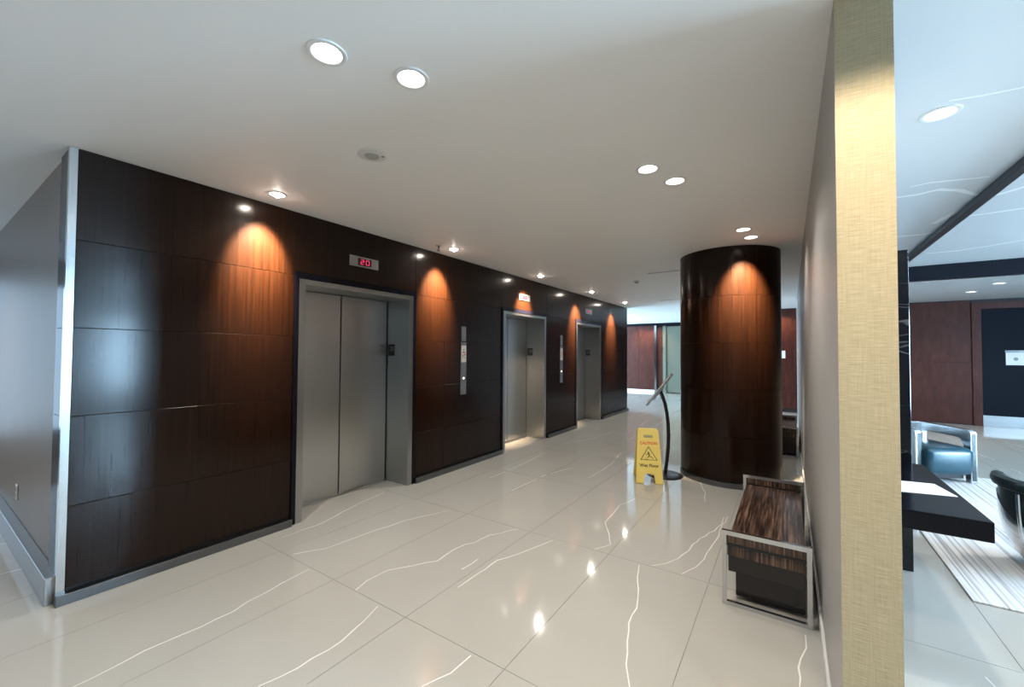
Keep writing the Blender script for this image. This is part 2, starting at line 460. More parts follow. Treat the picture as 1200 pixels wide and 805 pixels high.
# downlights: where most stand on the ceiling, found from the photograph
def ceil_at(px, py): p = floor_at(px, py, H); return (p.x, p.y)
WASH = [(-3.33, 1.64), (-3.31, 3.68), (-3.28, 5.70), (-3.25, 7.68), (-3.25, 9.70)]
COLUMN_WASH = 1150
DOWN = [ceil_at(383, 62), ceil_at(482, 92), ceil_at(759, 198), ceil_at(791, 212), ceil_at(871, 269), ceil_at(880, 278)]
LOBBY = [ceil_at(1102, 133), ceil_at(1171, 332), ceil_at(1138, 342), (1.9, 4.9), (2.9, 5.6), (2.9, 1.2)]
EXTRA = [(0.22, 0.95), (-1.5, -1.6), (-3.0, -1.6), (1.2, 1.0), (-2.0, 12.2), (-4.4, 16.35), (-4.9, 16.35), (-0.2, 12.75), (-6.0, -0.6), (-1.0, 8.3), (-0.9, 10.6)]  # last two are unseen, added to brighten the passage floor and ceiling
holes = [(p, 0.055) for p in WASH] + [(p, 0.062) for p in DOWN + LOBBY + EXTRA]

def ceiling_with_holes(name, x0, x1, y0, y1, mat, pts):
    bm = bmesh.new(); add_box(bm, x0, x1, y0, y1, H, H + 0.2)
    o = obj(name, bm, mat)
    hs = [(p, r) for p, r in pts if x0 < p[0] < x1 and y0 < p[1] < y1]
    if hs:
        cb = bmesh.new()
        for (px_, py_), r in hs:
            add_prism(cb, [(px_ + r * math.cos(2 * PI * k / 24), py_ + r * math.sin(2 * PI * k / 24)) for k in range(24)], 'z', H - 0.05, H + 0.09)
        cut = obj('cutter', cb, mat)
        md = o.modifiers.new('holes', 'BOOLEAN'); md.operation = 'DIFFERENCE'; md.object = cut; md.solver = 'EXACT'
        bpy.context.view_layer.update()
        me = bpy.data.meshes.new_from_object(o.evaluated_get(bpy.context.evaluated_depsgraph_get()))
        old = o.data; o.modifiers.clear(); o.data = me
        bpy.data.objects.remove(cut); bpy.data.meshes.remove(old)
    return tag(o, kind='structure')
ceiling_with_holes('ceiling', X_MIN - 0.3, 0.217, Y_MIN - 0.3, Y_MAX + 0.3, M['ceiling'], holes)
cl_lobby = ceiling_with_holes('ceiling_lobby', 0.217, X_MAX + 0.3, Y_MIN - 0.3, Y_MAX + 0.3, M['ceiling_gloss'], holes)

# thin pale streaks running across the glossy lobby ceiling
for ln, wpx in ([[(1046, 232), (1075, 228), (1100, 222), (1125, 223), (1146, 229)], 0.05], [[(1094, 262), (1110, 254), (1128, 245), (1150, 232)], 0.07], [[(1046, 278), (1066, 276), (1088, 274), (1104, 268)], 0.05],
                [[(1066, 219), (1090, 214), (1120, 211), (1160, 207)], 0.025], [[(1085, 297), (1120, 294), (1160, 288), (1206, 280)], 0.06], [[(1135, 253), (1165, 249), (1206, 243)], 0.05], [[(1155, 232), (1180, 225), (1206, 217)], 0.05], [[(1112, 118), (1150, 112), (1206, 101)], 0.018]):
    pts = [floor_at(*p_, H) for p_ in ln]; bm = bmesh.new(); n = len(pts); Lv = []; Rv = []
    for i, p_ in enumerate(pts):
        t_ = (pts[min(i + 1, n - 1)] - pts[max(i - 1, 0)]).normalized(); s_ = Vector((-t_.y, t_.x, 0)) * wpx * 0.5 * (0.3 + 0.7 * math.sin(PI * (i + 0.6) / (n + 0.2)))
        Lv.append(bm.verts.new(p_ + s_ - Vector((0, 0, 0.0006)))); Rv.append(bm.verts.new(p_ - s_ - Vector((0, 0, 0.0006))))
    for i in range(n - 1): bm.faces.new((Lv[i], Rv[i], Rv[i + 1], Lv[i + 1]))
    obj('ceiling_streak', bm, M['ceiling_streak'], cl_lobby)

def struct(o): return tag(o, kind='structure')
struct(box('wall_back', X_MIN - 0.3, X_MAX + 0.3, Y_MIN - 0.2, Y_MIN, 0, H, M['taupe']))


def window_wall(wname, xin, xout, y0, y1, openings, widx):
    """a wall along y with window openings; frame, mullions and panes are the window's parts"""
    bm = bmesh.new(); a, b = min(xin, xout), max(xin, xout)
    add_box(bm, a, b, y0, y1, 0, WIN_Z0); add_box(bm, a, b, y0, y1, WIN_Z1, H)
    ys = [y0] + [v for op in openings for v in op] + [y1]
    for k in range(0, len(ys), 2):
        if ys[k + 1] - ys[k] > 1e-3: add_box(bm, a, b, ys[k], ys[k + 1], WIN_Z0, WIN_Z1)
    struct(obj(wname, bm, M['grey_wall']))
    xm = (a + b) / 2
    for k, (ya, yb) in enumerate(openings):
        wo = struct(empty('window_%d' % (widx + k), (xm, (ya + yb) / 2, WIN_Z0)))
        hy = (yb - ya) / 2; hz = WIN_Z1 - WIN_Z0
        fb = bmesh.new()
        for s in (-1, 1): add_box(fb, -0.03, 0.03, s * (hy - 0.025) - 0.025, s * (hy - 0.025) + 0.025, 0, hz)
        add_box(fb, -0.03, 0.03, -hy + 0.05, hy - 0.05, 0, 0.05); add_box(fb, -0.03, 0.03, -hy + 0.05, hy - 0.05, hz - 0.05, hz)
        obj('window_frame', fb, M['black_metal'], wo)
        for c in (-hy / 2 - 0.006, hy / 2 + 0.006):
            box('window_pane', -0.004, 0.004, c - hy / 2 + 0.032, c + hy / 2 - 0.032, 0.05, hz - 0.05, M['pane'], wo)
        box('mullion', -0.028, 0.028, -0.022, 0.022, 0.05, hz - 0.05, M['black_metal'], wo)
window_wall('wall_windows', X_MAX, X_MAX + 0.2, Y_MIN, YF, [(3.35, 4.68), (4.82, 6.15)], 1)
window_wall('wall_side', X_MIN, X_MIN - 0.2, Y_MIN, 10.9, [(-3.7, -1.7), (-1.5, 0.45)], 5)
window_wall('wall_far_side', X_MIN, X_MIN - 0.2, 10.9, Y_MAX, [(11.4, 13.7), (13.9, 16.2)], 3)

# ------------------------------------------------------------------ lift wall: core, veneer panels, lift doors
ROWS = [(0.085, 0.565), (0.568, 1.102), (1.105, 1.639), (1.642, 2.177), (2.180, H - 0.002)]
LIFTS = [(1.972, 3.315), (5.122, 6.456), (7.717, 9.049)]    # outer edges of the steel jambs
BLK = 0.040                                                  # black outer frame
DOOR_TOP = 2.155
Y_END = 10.92
wl = tag(empty('wall_left', (XW, 0.57, 0)), kind='structure')
off = -wl.location
bm = bmesh.new()
ye = [0.60]
for a, b in LIFTS: ye += [a, b]
ye.append(Y_END - 0.02)
for k in range(0, len(ye), 2): add_box(bm, -4.6, XW - 0.02, ye[k], ye[k + 1], 0, H)
for a, b in LIFTS:
    add_box(bm, -4.6, XW - 0.02, a, b, DOOR_TOP + 0.04, H)
    add_box(bm, -4.6, -4.06, a, b, 0, DOOR_TOP + 0.04)
o = obj('wall_core', bm, M['core'], wl); o.location = off
def wall_panel(y0, y1, z0, z1):
    g = 0.0018
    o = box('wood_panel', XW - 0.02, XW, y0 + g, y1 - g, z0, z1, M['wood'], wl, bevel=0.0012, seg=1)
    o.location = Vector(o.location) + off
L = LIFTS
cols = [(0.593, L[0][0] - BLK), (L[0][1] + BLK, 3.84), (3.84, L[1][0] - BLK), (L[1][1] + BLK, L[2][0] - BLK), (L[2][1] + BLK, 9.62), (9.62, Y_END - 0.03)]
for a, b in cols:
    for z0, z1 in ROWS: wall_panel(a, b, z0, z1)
for a, b in LIFTS: wall_panel(a - BLK, b + BLK, DOOR_TOP + 0.058, H - 0.002)
# plinth pieces
segs = [(0.55, L[0][0] - BLK), (L[0][1] + BLK, L[1][0] - BLK), (L[1][1] + BLK, L[2][0] - BLK), (L[2][1] + BLK, Y_END)]
for a, b in segs:
    struct(box('baseboard_left', XW - 0.02, XW + 0.042, a, b, 0, 0.062, M['plinth'], bevel=0.002, seg=1))
# bright steel corner trims at the two ends of the lift wall
bm = bmesh.new()
add_prism(bm, [(XW - 0.035, 0.555), (XW + 0.004, 0.555), (XW + 0.004, 0.592), (XW - 0.001, 0.592), (XW - 0.001, 0.56), (XW - 0.035, 0.56)], 'z', 0.062, H - 0.004)
struct(obj('trim_1', bm, M['chrome']))
struct(box('trim_2', XW - 0.03, XW + 0.004, Y_END - 0.028, Y_END, 0.062, H - 0.002, M['chrome'], bevel=0.001, seg=1))
# return wall at the near end
wr = tag(empty('wall_return', (XW, 0.56, 0)), kind='structure'); offr = -wr.location
o = box('wall_core', X_MIN, -3.852, 0.575, 0.78, 0, H, M['taupe'], wr); o.location = Vector(o.location) + offr
o = box('wall_backing', -3.852, XW - 0.02, 0.58, 0.6, 0, H, M['core'], wr); o.location = Vector(o.location) + offr
for z0, z1 in ROWS:
    o = box('wood_panel', -3.85, XW - 0.036, 0.56, 0.58, z0, z1, M['wood'], wr, bevel=0.001, seg=1); o.location = Vector(o.location) + offr
struct(box('baseboard_return', X_MIN, XW - 0.035, 0.515, 0.575, 0, 0.16, M['steel_dull'], bevel=0.003, seg=1))
so = empty('wall_socket', (-5.2, 0.575, 0.355))
box('cover_plate', -0.035, 0.035, -0.008, 0, -0.06, 0.06, M['white'], so, bevel=0.003)
for z in (-0.024, 0.024): box('outlet', -0.016, 0.016, -0.011, -0.008, z - 0.014, z + 0.014, M['sensor_grey'], so, bevel=0.001, seg=1)
tag(so, 'small pale socket plate low on the taupe side wall', 'socket')

def lift(idx, a, b):
    d = tag(empty('door_%d' % idx, (XW, (a + b) / 2, 0)), kind='structure')
    hw = (b - a) / 2; jw = 0.062; dep = -0.37
    # black outer frame
    bm = bmesh.new(); T = DOOR_TOP
    for s in (-1, 1):
        y = sorted((s * hw, s * (hw + BLK))); add_box(bm, -0.02, 0.012, y[0], y[1], 0, T + 0.055)
    add_box(bm, -0.02, 0.012, -hw, hw, T, T + 0.055)
    obj('outer_frame', bm, M['black_frame'], d)
    # steel jambs: a front face and the deep reveal
    for s in (-1, 1):
        y = sorted((s * hw, s * (hw - jw)))
        box('jamb', dep - 0.03, 0.008, y[0], y[1], 0, T, M['steel'], d, bevel=0.003, seg=2)
    box('head_jamb', dep - 0.03, 0.006, -hw + jw, hw - jw, T - 0.045, T, M['steel'], d, bevel=0.002, seg=1)
    ow = hw - jw
    box('door_leaf', dep - 0.035, dep, -ow + 0.004, -0.010, 0.006, T - 0.05, M['leaf_steel'], d, bevel=0.003, seg=2)
    box('door_leaf', dep - 0.035, dep, 0.004, ow - 0.012, 0.006, T - 0.05, M['leaf_steel'], d, bevel=0.003, seg=2)
    box('shaft_backing', dep - 0.06, dep - 0.04, -ow, ow, 0.006, T - 0.02, M['print_black'], d)
    box('sill', dep - 0.06, dep + 0.05, -ow, ow, 0.0, 0.005, M['steel_dull'], d)
    # floor number plate on the far reveal
    fp = box('number_plate', -0.345, -0.235, ow - 0.004, ow, 1.465, 1.60, M['print_black'], d, bevel=0.001, seg=1)
    Mt = Matrix.Translation((0.012, -0.0026, 0.012)) @ Matrix.Rotation(PI / 2, 4, 'X')
    text_mesh('20', 0.075, 0.0004, M['print_grey'], 'number', fp, Mt)
    return d
for k, (a, b) in enumerate(LIFTS): lift(k + 1, a, b)

# seven-segment numerals
SEG = {'2': 'abged', '0': 'abcdef'}
def seven_seg(bm, ch, cx, cz, w, h, t, x):
    S = {'a': (-w, w, h - t, h + t), 'g': (-w, w, -t, t), 'd': (-w, w, -h - t, -h + t), 'f': (-w - t, -w + t, 0, h), 'b': (w - t, w + t, 0, h), 'e': (-w - t, -w + t, -h, 0), 'c': (w - t, w + t, -h, 0)}
    for s in SEG[ch]:
        y0, y1, z0, z1 = S[s]; g = t * 0.35
        add_box(bm, x, x + 0.0015, cx + y0 + g, cx + y1 - g, cz + z0 + g, cz + z1 - g)
def indicator(y, label, z=2.418, hw=0.17, hh=0.052):
    o = empty('floor_indicator', (XW, y, z))
    box('face_plate', 0.0, 0.012, -hw, hw, -hh, hh, M['steel_dull'], o, bevel=0.002, seg=1)
    dp = box('display', 0.012, 0.014, -0.078, 0.078, -0.036, 0.036, M['display_black'], o)
    for ch, c in (('2', -0.03), ('0', 0.034)):
        bm = bmesh.new(); seven_seg(bm, ch, c, 0, 0.018, 0.022, 0.0035, 0.0012)
        obj('numeral', bm, M['red_led'], dp)
    return tag(o, label, 'indicator', 'floor indicators above the lift doors')
indicator(2.643, 'steel floor indicator reading 20 above the lift beside the wide wood wall')
indicator(5.72, 'steel floor indicator lit by an orange glow above the middle lift')
indicator(8.33, 'small floor indicator above the last lift near the far end of the wall')

def call_station(y, label, zb=0.955, zt=1.855):
    o = empty('call_station', (XW, y, zb))
    hgt = zt - zb; lower = hgt * 0.77
    pl = box('button_plate', 0, 0.010, -0.055, 0.055, 0, lower, M['steel_dull'], o, bevel=0.002, seg=1)
    up = box('key_plate', 0, 0.010, -0.045, 0.045, lower + 0.012, hgt, M['steel_dull'], o, bevel=0.002, seg=1)
    box('key_switch', 0.005, 0.008, -0.03, 0.03, -0.012, 0.0, M['sensor_grey'], up)
    box('key_switch', 0.005, 0.008, -0.03, 0.03, 0.05, 0.056, M['sensor_grey'], up)
    nt = box('fire_notice', 0.010, 0.012, -0.048, 0.048, lower - 0.265, lower - 0.045, M['notice_white'], o)
    # pictogram: flames and an arrow in red and black
    for (cy, cz, s) in ((-0.018, -0.022, .013), (0.02, -0.012, .014), (0.0, 0.016, .013), (-0.02, 0.018, .010), (0.022, 0.022, .009)):
        bm = bmesh.new(); add_prism(bm, [(cy - s, cz), (cy, cz - s), (cy + s, cz), (cy + s * .3, cz + s * 1.4)], 'x', 0.001, 0.0016)
        obj('red_mark', bm, M['print_red'], nt)
    for (cy, cz, s) in ((0.0, 0.055, .012), (-0.022, -0.045, .008), (0.018, -0.048, .009)):
        bm = bmesh.new(); add_prism(bm, [(cy - s, cz - s), (cy + s, cz - s), (cy, cz + s)], 'x', 0.001, 0.0016)
        obj('black_mark', bm, M['print_black'], nt)
    bb = bmesh.new(); add_prism(bb, [(0.012 * math.cos(2 * PI * k / 16), lower * 0.31 + 0.012 * math.sin(2 * PI * k / 16)) for k in range(16)], 'x', 0.0, 0.013)
    obj('call_button', bb, M['button_lit'], o)
    return tag(o, label, 'call panel', 'lift call stations on the wood wall')
call_station(4.205, 'steel lift call panel with white fire notice between the first and middle lifts')
call_station(7.05, 'steel lift call panel with white fire notice on the narrow wood pier')

# ------------------------------------------------------------------ partition wall
pw = tag(empty('wall_partition', (XP0, YP, 0)), kind='structure'); offp = -pw.location
o = box('wall_core', XP0, XP1, YP + 0.0015, 10.4, 0, H, M['grey_wall'], pw); o.location = Vector(o.location) + offp
o = box('end_wallpaper', XP0 + 0.001, XP1 - 0.001, YP, YP + 0.0015, 0, H, M['linen'], pw); o.location = Vector(o.location) + offp
struct(box('baseboard_partition', XP0 - 0.014, XP0, YP + 0.01, 10.4, 0, 0.09, M['white_trim'], bevel=0.003, seg=1))

# ------------------------------------------------------------------ far walls
def far_panels(parent, x0, x1, y, n, rows, mat):
    offs = -parent.location
    wd = (x1 - x0) / n
    for k in range(n):
        for z0, z1 in rows:
            o = box('wood_panel', x0 + k * wd + 0.002, x0 + (k + 1) * wd - 0.002, y, y + 0.02, z0, z1, mat, parent, bevel=0.001, seg=1)
            o.location = Vector(o.location) + offs
FROWS = [(0.10, 0.565), (0.568, 1.102), (1.105, 1.639), (1.642, 2.177), (2.180, 2.72)]
LD0, LD1 = 3.47, 4.75           # lobby door
wf = tag(empty('wall_lobby_far', (XS, YF, 0)), kind='structure')
bm = bmesh.new(); add_box(bm, XS, LD0, YF + 0.02, YF + 0.25, 0, H); add_box(bm, LD1, X_MAX, YF + 0.02, YF + 0.25, 0, H); add_box(bm, LD0, LD1, YF + 0.02, YF + 0.25, 2.53, H)
o = obj('wall_core', bm, M['core'], wf); o.location = -wf.location
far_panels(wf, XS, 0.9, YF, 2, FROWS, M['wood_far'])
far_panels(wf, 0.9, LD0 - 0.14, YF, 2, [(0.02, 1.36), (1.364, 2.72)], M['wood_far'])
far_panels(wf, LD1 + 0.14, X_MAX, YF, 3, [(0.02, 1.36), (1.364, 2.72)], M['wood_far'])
dd = tag(empty('door_4', ((LD0 + LD1) / 2, YF, 0)), kind='structure'); hw = (LD1 - LD0) / 2
bm = bmesh.new()
for s in (-1, 1):
    q = sorted((s * hw, s * (hw + 0.14))); add_box(bm, q[0], q[1], -0.03, 0.06, 0, 2.67)
add_box(bm, -hw, hw, -0.03, 0.06, 2.53, 2.67)
obj('door_frame', bm, M['wood_far'], dd)
box('door_leaf', -hw, hw, 0.03, 0.08, 0.008, 2.53, M['door_black'], dd)
box('kick_plate', -hw + 0.01, hw - 0.01, 0.022, 0.03, 0.01, 0.23, M['steel_dull'], dd)
ns = empty('door_notice', (3.83 + 0.23, YF + 0.022, 1.32))
box('sheet', -0.23, 0.23, -0.002, 0.006, 0.0, 0.27, M['notice_white'], ns)
box('top_rail', -0.245, 0.245, -0.012, 0.006, 0.27, 0.315, M['chrome'], ns, bevel=0.003, seg=1)
bm = bmesh.new(); add_prism(bm, [(-0.09 + 0.035 * math.cos(2 * PI * k / 16), 0.13 + 0.035 * math.sin(2 * PI * k / 16)) for k in range(16)], 'y', -0.003, -0.002)
obj('round_mark', bm, M['print_grey'], ns)
tag(ns, 'white notice with a grey round mark on the black door', 'notice')

wb = tag(empty('wall_far', (X_MIN, Y_MAX, 0)), kind='structure')
GX0, GX1, GX2 = -4.36, -3.98, -2.6
bm = bmesh.new(); add_box(bm, X_MIN, GX0, Y_MAX + 0.02, Y_MAX + 0.25, 0, H); add_box(bm, GX2, XS, Y_MAX + 0.02, Y_MAX + 0.25, 0, H); add_box(bm, GX0, GX2, Y_MAX + 0.14, Y_MAX + 0.25, 0, H)
o = obj('wall_core', bm, M['core'], wb); o.location = -wb.location
far_panels(wb, -8.2, GX0 - 0.06, Y_MAX, 6, FROWS[:4] + [(2.18, 2.64)], M['wood_far'])
struct(box('baseboard_far', X_MIN, GX0 - 0.06, Y_MAX - 0.02, Y_MAX, 0, 0.095, M['white_trim']))
struct(box('trim_3', X_MIN, XS, Y_MAX - 0.03, Y_MAX + 0.02, 2.645, H - 0.002, M['black_frame']))
gd = tag(empty('door_5', (GX0, Y_MAX, 0)), kind='structure')
box('frame_post', -0.06, 0.02, -0.03, 0.06, 0, 2.64, M['chrome'], gd)
box('dark_leaf', 0.02, GX1 - GX0 - 0.12, 0.03, 0.08, 0, 2.6, M['wood_far'], gd)
box('frame_post', GX1 - GX0 - 0.12, GX1 - GX0, -0.02, 0.06, 0, 2.62, M['olive'], gd)
box('side_panel', GX1 - GX0, GX2 - GX0, 0.02, 0.07, 0.03, 2.6, M['olive'], gd)
box('door_handle', 0.20, 0.225, -0.05, 0.03, 1.7, 1.78, M['chrome'], gd)
struct(box('wall_far_return', XS, XS + 0.25, YF + 0.25, Y_MAX + 0.25, 0, H, M['wood_far']))
sg = box('wall_sign', -0.17, -0.075, YF - 0.012, YF - 0.001, 1.42, 1.62, M['notice_white'], bevel=0.002, seg=1)
tag(sg, 'small white sign plate on the wood wall behind the column', 'sign')

# ------------------------------------------------------------------ round column
CX, CY, CR = -0.625, 5.80, 0.557
col = tag(empty('column', (CX, CY, 0)), 'round column clad in glossy dark mahogany panels under two downlights', 'column')
bm = bmesh.new(); add_lathe(bm, [(CR - 0.02, 0.0), (CR - 0.02, H)], 48); obj('core', bm, M['core'], col, smooth=True)
# the visible upright seam looks along the ray 3.14 degrees left of the corridor axis
ang = math.radians(-3.144); dvec = Vector((math.sin(ang), math.cos(ang)))
cc = Vector((CX, CY)); t = dvec.dot(cc) - math.sqrt(max(0, dvec.dot(cc) ** 2 - cc.length_squared + CR * CR))
hit = dvec * t - cc; seam0 = math.atan2(hit.y, hit.x)
for q in range(4):
    a0 = seam0 + q * PI / 2 + 0.003; a1 = seam0 + (q + 1) * PI / 2 - 0.003
    for z0, z1 in ROWS:
        bm = bmesh.new(); zc = (z0 + z1) / 2
        add_lathe(bm, [(CR - 0.02, z0 - zc), (CR, z0 - zc), (CR, z1 - zc), (CR - 0.02, z1 - zc), (CR - 0.02, z0 - zc)], 18, a0, a1)
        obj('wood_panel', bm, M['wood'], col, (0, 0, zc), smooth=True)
bm = bmesh.new(); add_lathe(bm, [(CR - 0.02, 0.0), (CR + 0.008, 0.0), (CR + 0.008, 0.06), (CR - 0.02, 0.06)], 64)
obj('base_band', bm, M['plinth'], col, smooth=True)

# ------------------------------------------------------------------ ceiling fittings
def spot(parent, power, size, blend, col, z=-0.0, tilt=(0, 0)):
    l = bpy.data.lights.new('lamp_light', 'SPOT'); l.energy = power; l.spot_size = math.radians(size); l.spot_blend = blend
    l.color = col; l.shadow_soft_size = 0.035
    o = bpy.data.objects.new('lamp_light', l); C.objects.link(o); o.parent = parent; o.location = (0, 0, z); o.rotation_euler = (tilt[0], tilt[1], tilt[2] if len(tilt) > 2 else 0)
    return o
WARM = (1.0, 0.74, 0.48); WARM2 = (1.0, 0.82, 0.60); SOFT = (1.0, 0.94, 0.86)
def downlight_proto(r):
    root = empty('downlight')
    bm = bmesh.new(); add_lathe(bm, [(r - 0.004, 0.0), (r - 0.002, -0.004), (r + 0.006, -0.006), (r + 0.016, -0.004), (r + 0.018, 0.0)], 32)
    obj('trim_ring', bm, M['white_ring'], root, smooth=True)
    bm = bmesh.new(); add_lathe(bm, [(r - 0.003, 0.0), (r - 0.006, 0.02), (r * 0.72, 0.062)], 32); obj('reflector', bm, M['white_ring'], root, smooth=True)
    bm = bmesh.new(); add_lathe(bm, [(0.0, 0.042), (r * 0.45, 0.046), (r * 0.70, 0.058), (r * 0.72, 0.062)], 24); obj('lamp', bm, M['lamp'], root, smooth=True)
    return root
pA, pB = downlight_proto(0.05), downlight_proto(0.062)
for ch in pA.children:          # the wall lamps carry a bulb that hangs a little below the ceiling
    if ch.name.startswith('lamp'):
        bm = bmesh.new(); add_lathe(bm, [(0.0, -0.024), (0.012, -0.022), (0.022, -0.014), (0.028, 0.0), (0.030, 0.03), (0.0, 0.04)], 20)
        bm.to_mesh(ch.data); bm.free(); ch.data.materials[0] = M['bulb']
def place_light(proto, p, label, group, power, size, blend, col, used, tilt=(0, 0)):
    o = proto if not used[0] else copy_tree(proto)
    used[0] = True
    return o
usedA, usedB = [False], [False]
roots = []
def mk(proto, used, p, label, group=None):
    o = copy_tree(proto); o.location = (p[0], p[1], H); tag(o, label, 'downlight', group); return o
wash_names = ['wide wood wall before the first lift', 'wood just past the first lift', 'middle lift', 'narrow wood pier', 'far end of the lift wall']
for p, nm in zip(WASH, wash_names):
    o = mk(pA, usedA, p, 'small warm downlight hugging the wall, lighting the ' + nm); roots.append((o, 1200, 58, 1.0, WARM, math.radians(33)))
dn = ['round white downlight beside the sensor disc, farther from the partition', 'round white downlight beside the sensor disc, nearer to the partition',
      'white downlight of the middle pair over the bare floor, nearer the sensor disc', 'white downlight of the middle pair over the bare floor, nearer the column',
      'white downlight aimed at the round column, farther from it', 'white downlight aimed at the round column, right in front of it']
pw_ = [27, 27, 30, 30, 20, 0]
for p, nm, pwr in zip(DOWN, dn, pw_):
    o = mk(pB, usedB, p, nm, 'downlight pairs in the lobby ceiling'); roots.append((o, pwr, 140, 0.7, SOFT, 0))
for k, p in enumerate(LOBBY):
    lab = ['round downlight in the glossy ceiling beside the wallpapered partition end', 'round downlight past the cross beam, nearer the beam',
           'round downlight past the cross beam, nearer the far wood wall', 'round downlight over the striped rug', 'round downlight over the lobby seating', 'round downlight by the lobby windows'][k]
    o = mk(pB, usedB, p, lab, 'lobby seating downlights'); roots.append((o, 48, 140, 0.7, SOFT, 0))
el = ['warm downlight shining on the linen wallpaper of the partition end', 'downlight over the open floor before the lifts, nearer the partition', 'downlight over the open floor before the lifts, nearer the side passage',
      'downlight in front of the partition end on its seating side', 'downlight in the passage past the column', 'downlight washing the far wood wall, nearer the steel door post', 'downlight washing the far wood wall, away from the door post', 'downlight washing the wood wall behind the column', 'downlight over the side passage by the taupe wall', 'added fill downlight, unseen behind the column, just past it', 'added fill downlight, unseen behind the column, farther along the passage']
for k, (p, nm) in enumerate(zip(EXTRA, el)):
    o = mk(pB, usedB, p, nm); roots.append(([o, 56, 148, 0.25, WARM2, 0], [o, 34, 140, 0.7, SOFT, 0], [o, 40, 130, 0.7, WARM, 0], [o, 38, 130, 0.7, WARM, 0])[0 if k == 0 else 3 if k == 8 else 2 if k in (5, 6, 7) else 1])
for pr in (pA, pB):
    for ch in list(pr.children): bpy.data.objects.remove(ch)
    bpy.data.objects.remove(pr)
for o, pwr, sz, bl, cl, ty in roots: spot(o, pwr, sz, bl, cl, -0.006 if not ty else -0.034, (0, ty)) if pwr else spot(o, COLUMN_WASH, 54, 1.0, WARM, -0.006, tuple(Vector((-0.20, 0.62, -1)).to_track_quat('-Z', 'Y').to_euler()))

for o, pwr, sz, bl, cl, ty in roots[:5]: spot(o, 24, 140, 0.7, SOFT, -0.034)

p = ceil_at(436, 181)
o = tag(empty('ceiling_sensor', (p[0], p[1], H), 0.4), 'round grey and white sensor disc on the ceiling beside two downlights', 'sensor')
bm = bmesh.new(); add_lathe(bm, [(0.0, -0.012), (0.055, -0.012), (0.088, -0.007), (0.094, 0.0)], 36); obj('housing', bm, M['white'], o, smooth=True)
bm = bmesh.new(); add_lathe(bm, [(0.0, -0.022), (0.025, -0.021), (0.042, -0.016), (0.046, -0.010)], 28); obj('lens', bm, M['sensor_grey'], o, smooth=True)
bm = bmesh.new(); add_lathe(bm, [(0.0, -0.013), (0.010, -0.013), (0.011, -0.008)], 14, cx=0.062, cy=0.02); obj('indicator_eye', bm, M['print_grey'], o, smooth=True)

def sprinkler(px, py, label):
    p = ceil_at(px, py)
    o = tag(empty('sprinkler', (p[0], p[1], H)), label, 'sprinkler', 'ceiling sprinklers')
    bm = bmesh.new(); add_lathe(bm, [(0.0, -0.005), (0.03, -0.004), (0.034, 0.0)], 20); obj('escutcheon', bm, M['sensor_grey'], o, smooth=True)
    bm = bmesh.new(); add_tube(bm, [(0, 0, -0.004), (0, 0, -0.03)], 0.009, 10)
    add_tube(bm, [(-0.011, 0, -0.025), (-0.013, 0, -0.04), (0, 0, -0.052)], 0.003, 6); add_tube(bm, [(0.011, 0, -0.025), (0.013, 0, -0.04), (0, 0, -0.052)], 0.003, 6)
    obj('body', bm, M['black_metal'], o, smooth=True)
    bm = bmesh.new(); add_lathe(bm, [(0.0, -0.053), (0.016, -0.053), (0.017, -0.056), (0.0, -0.056)], 14); obj('deflector', bm, M['black_metal'], o)
sprinkler(514, 288, 'dark sprinkler head on the ceiling beside the first lift')
sprinkler(700, 343, 'dark sprinkler head on the ceiling beside the last lift')
p = ceil_at(746, 329)
o = tag(empty('smoke_detector', (p[0], p[1], H)), 'grey smoke detector on the plain ceiling before the column', 'smoke detector')
bm = bmesh.new(); add_lathe(bm, [(0.0, -0.016), (0.055, -0.014), (0.06, 0.0)], 24); obj('base', bm, M['white'], o, smooth=True)
bm = bmesh.new(); add_lathe(bm, [(0.0, -0.046), (0.025, -0.044), (0.036, -0.03), (0.036, -0.014)], 20); obj('chamber', bm, M['sensor_grey'], o, smooth=True)
for k, (px0, py0) in enumerate([(783, 318), (790, 351)]):
    p = ceil_at(px0, py0)
    o = tag(empty('slot_diffuser', (p[0], p[1], H)), ['narrow air slot in the ceiling beside the column', 'narrow air slot in the ceiling behind the column'][k], 'air vent', 'air slots')
    box('frame', -0.32, 0.32, -0.035, 0.035, -0.004, 0.0, M['white_ring'], o)
    box('slot', -0.30, 0.30, -0.018, 0.018, -0.0055, -0.0035, M['print_grey'], o)

# black beams under the lobby ceiling
struct(box('trim_4', 1.215, 1.275, 1.0, 7.80, H - 0.055, H - 0.001, M['beam'], bevel=0.002, seg=1))
struct(box('trim_5', 1.10, 8.4, 7.82, 7.94, H - 0.20, H - 0.001, M['beam'], bevel=0.002, seg=1))

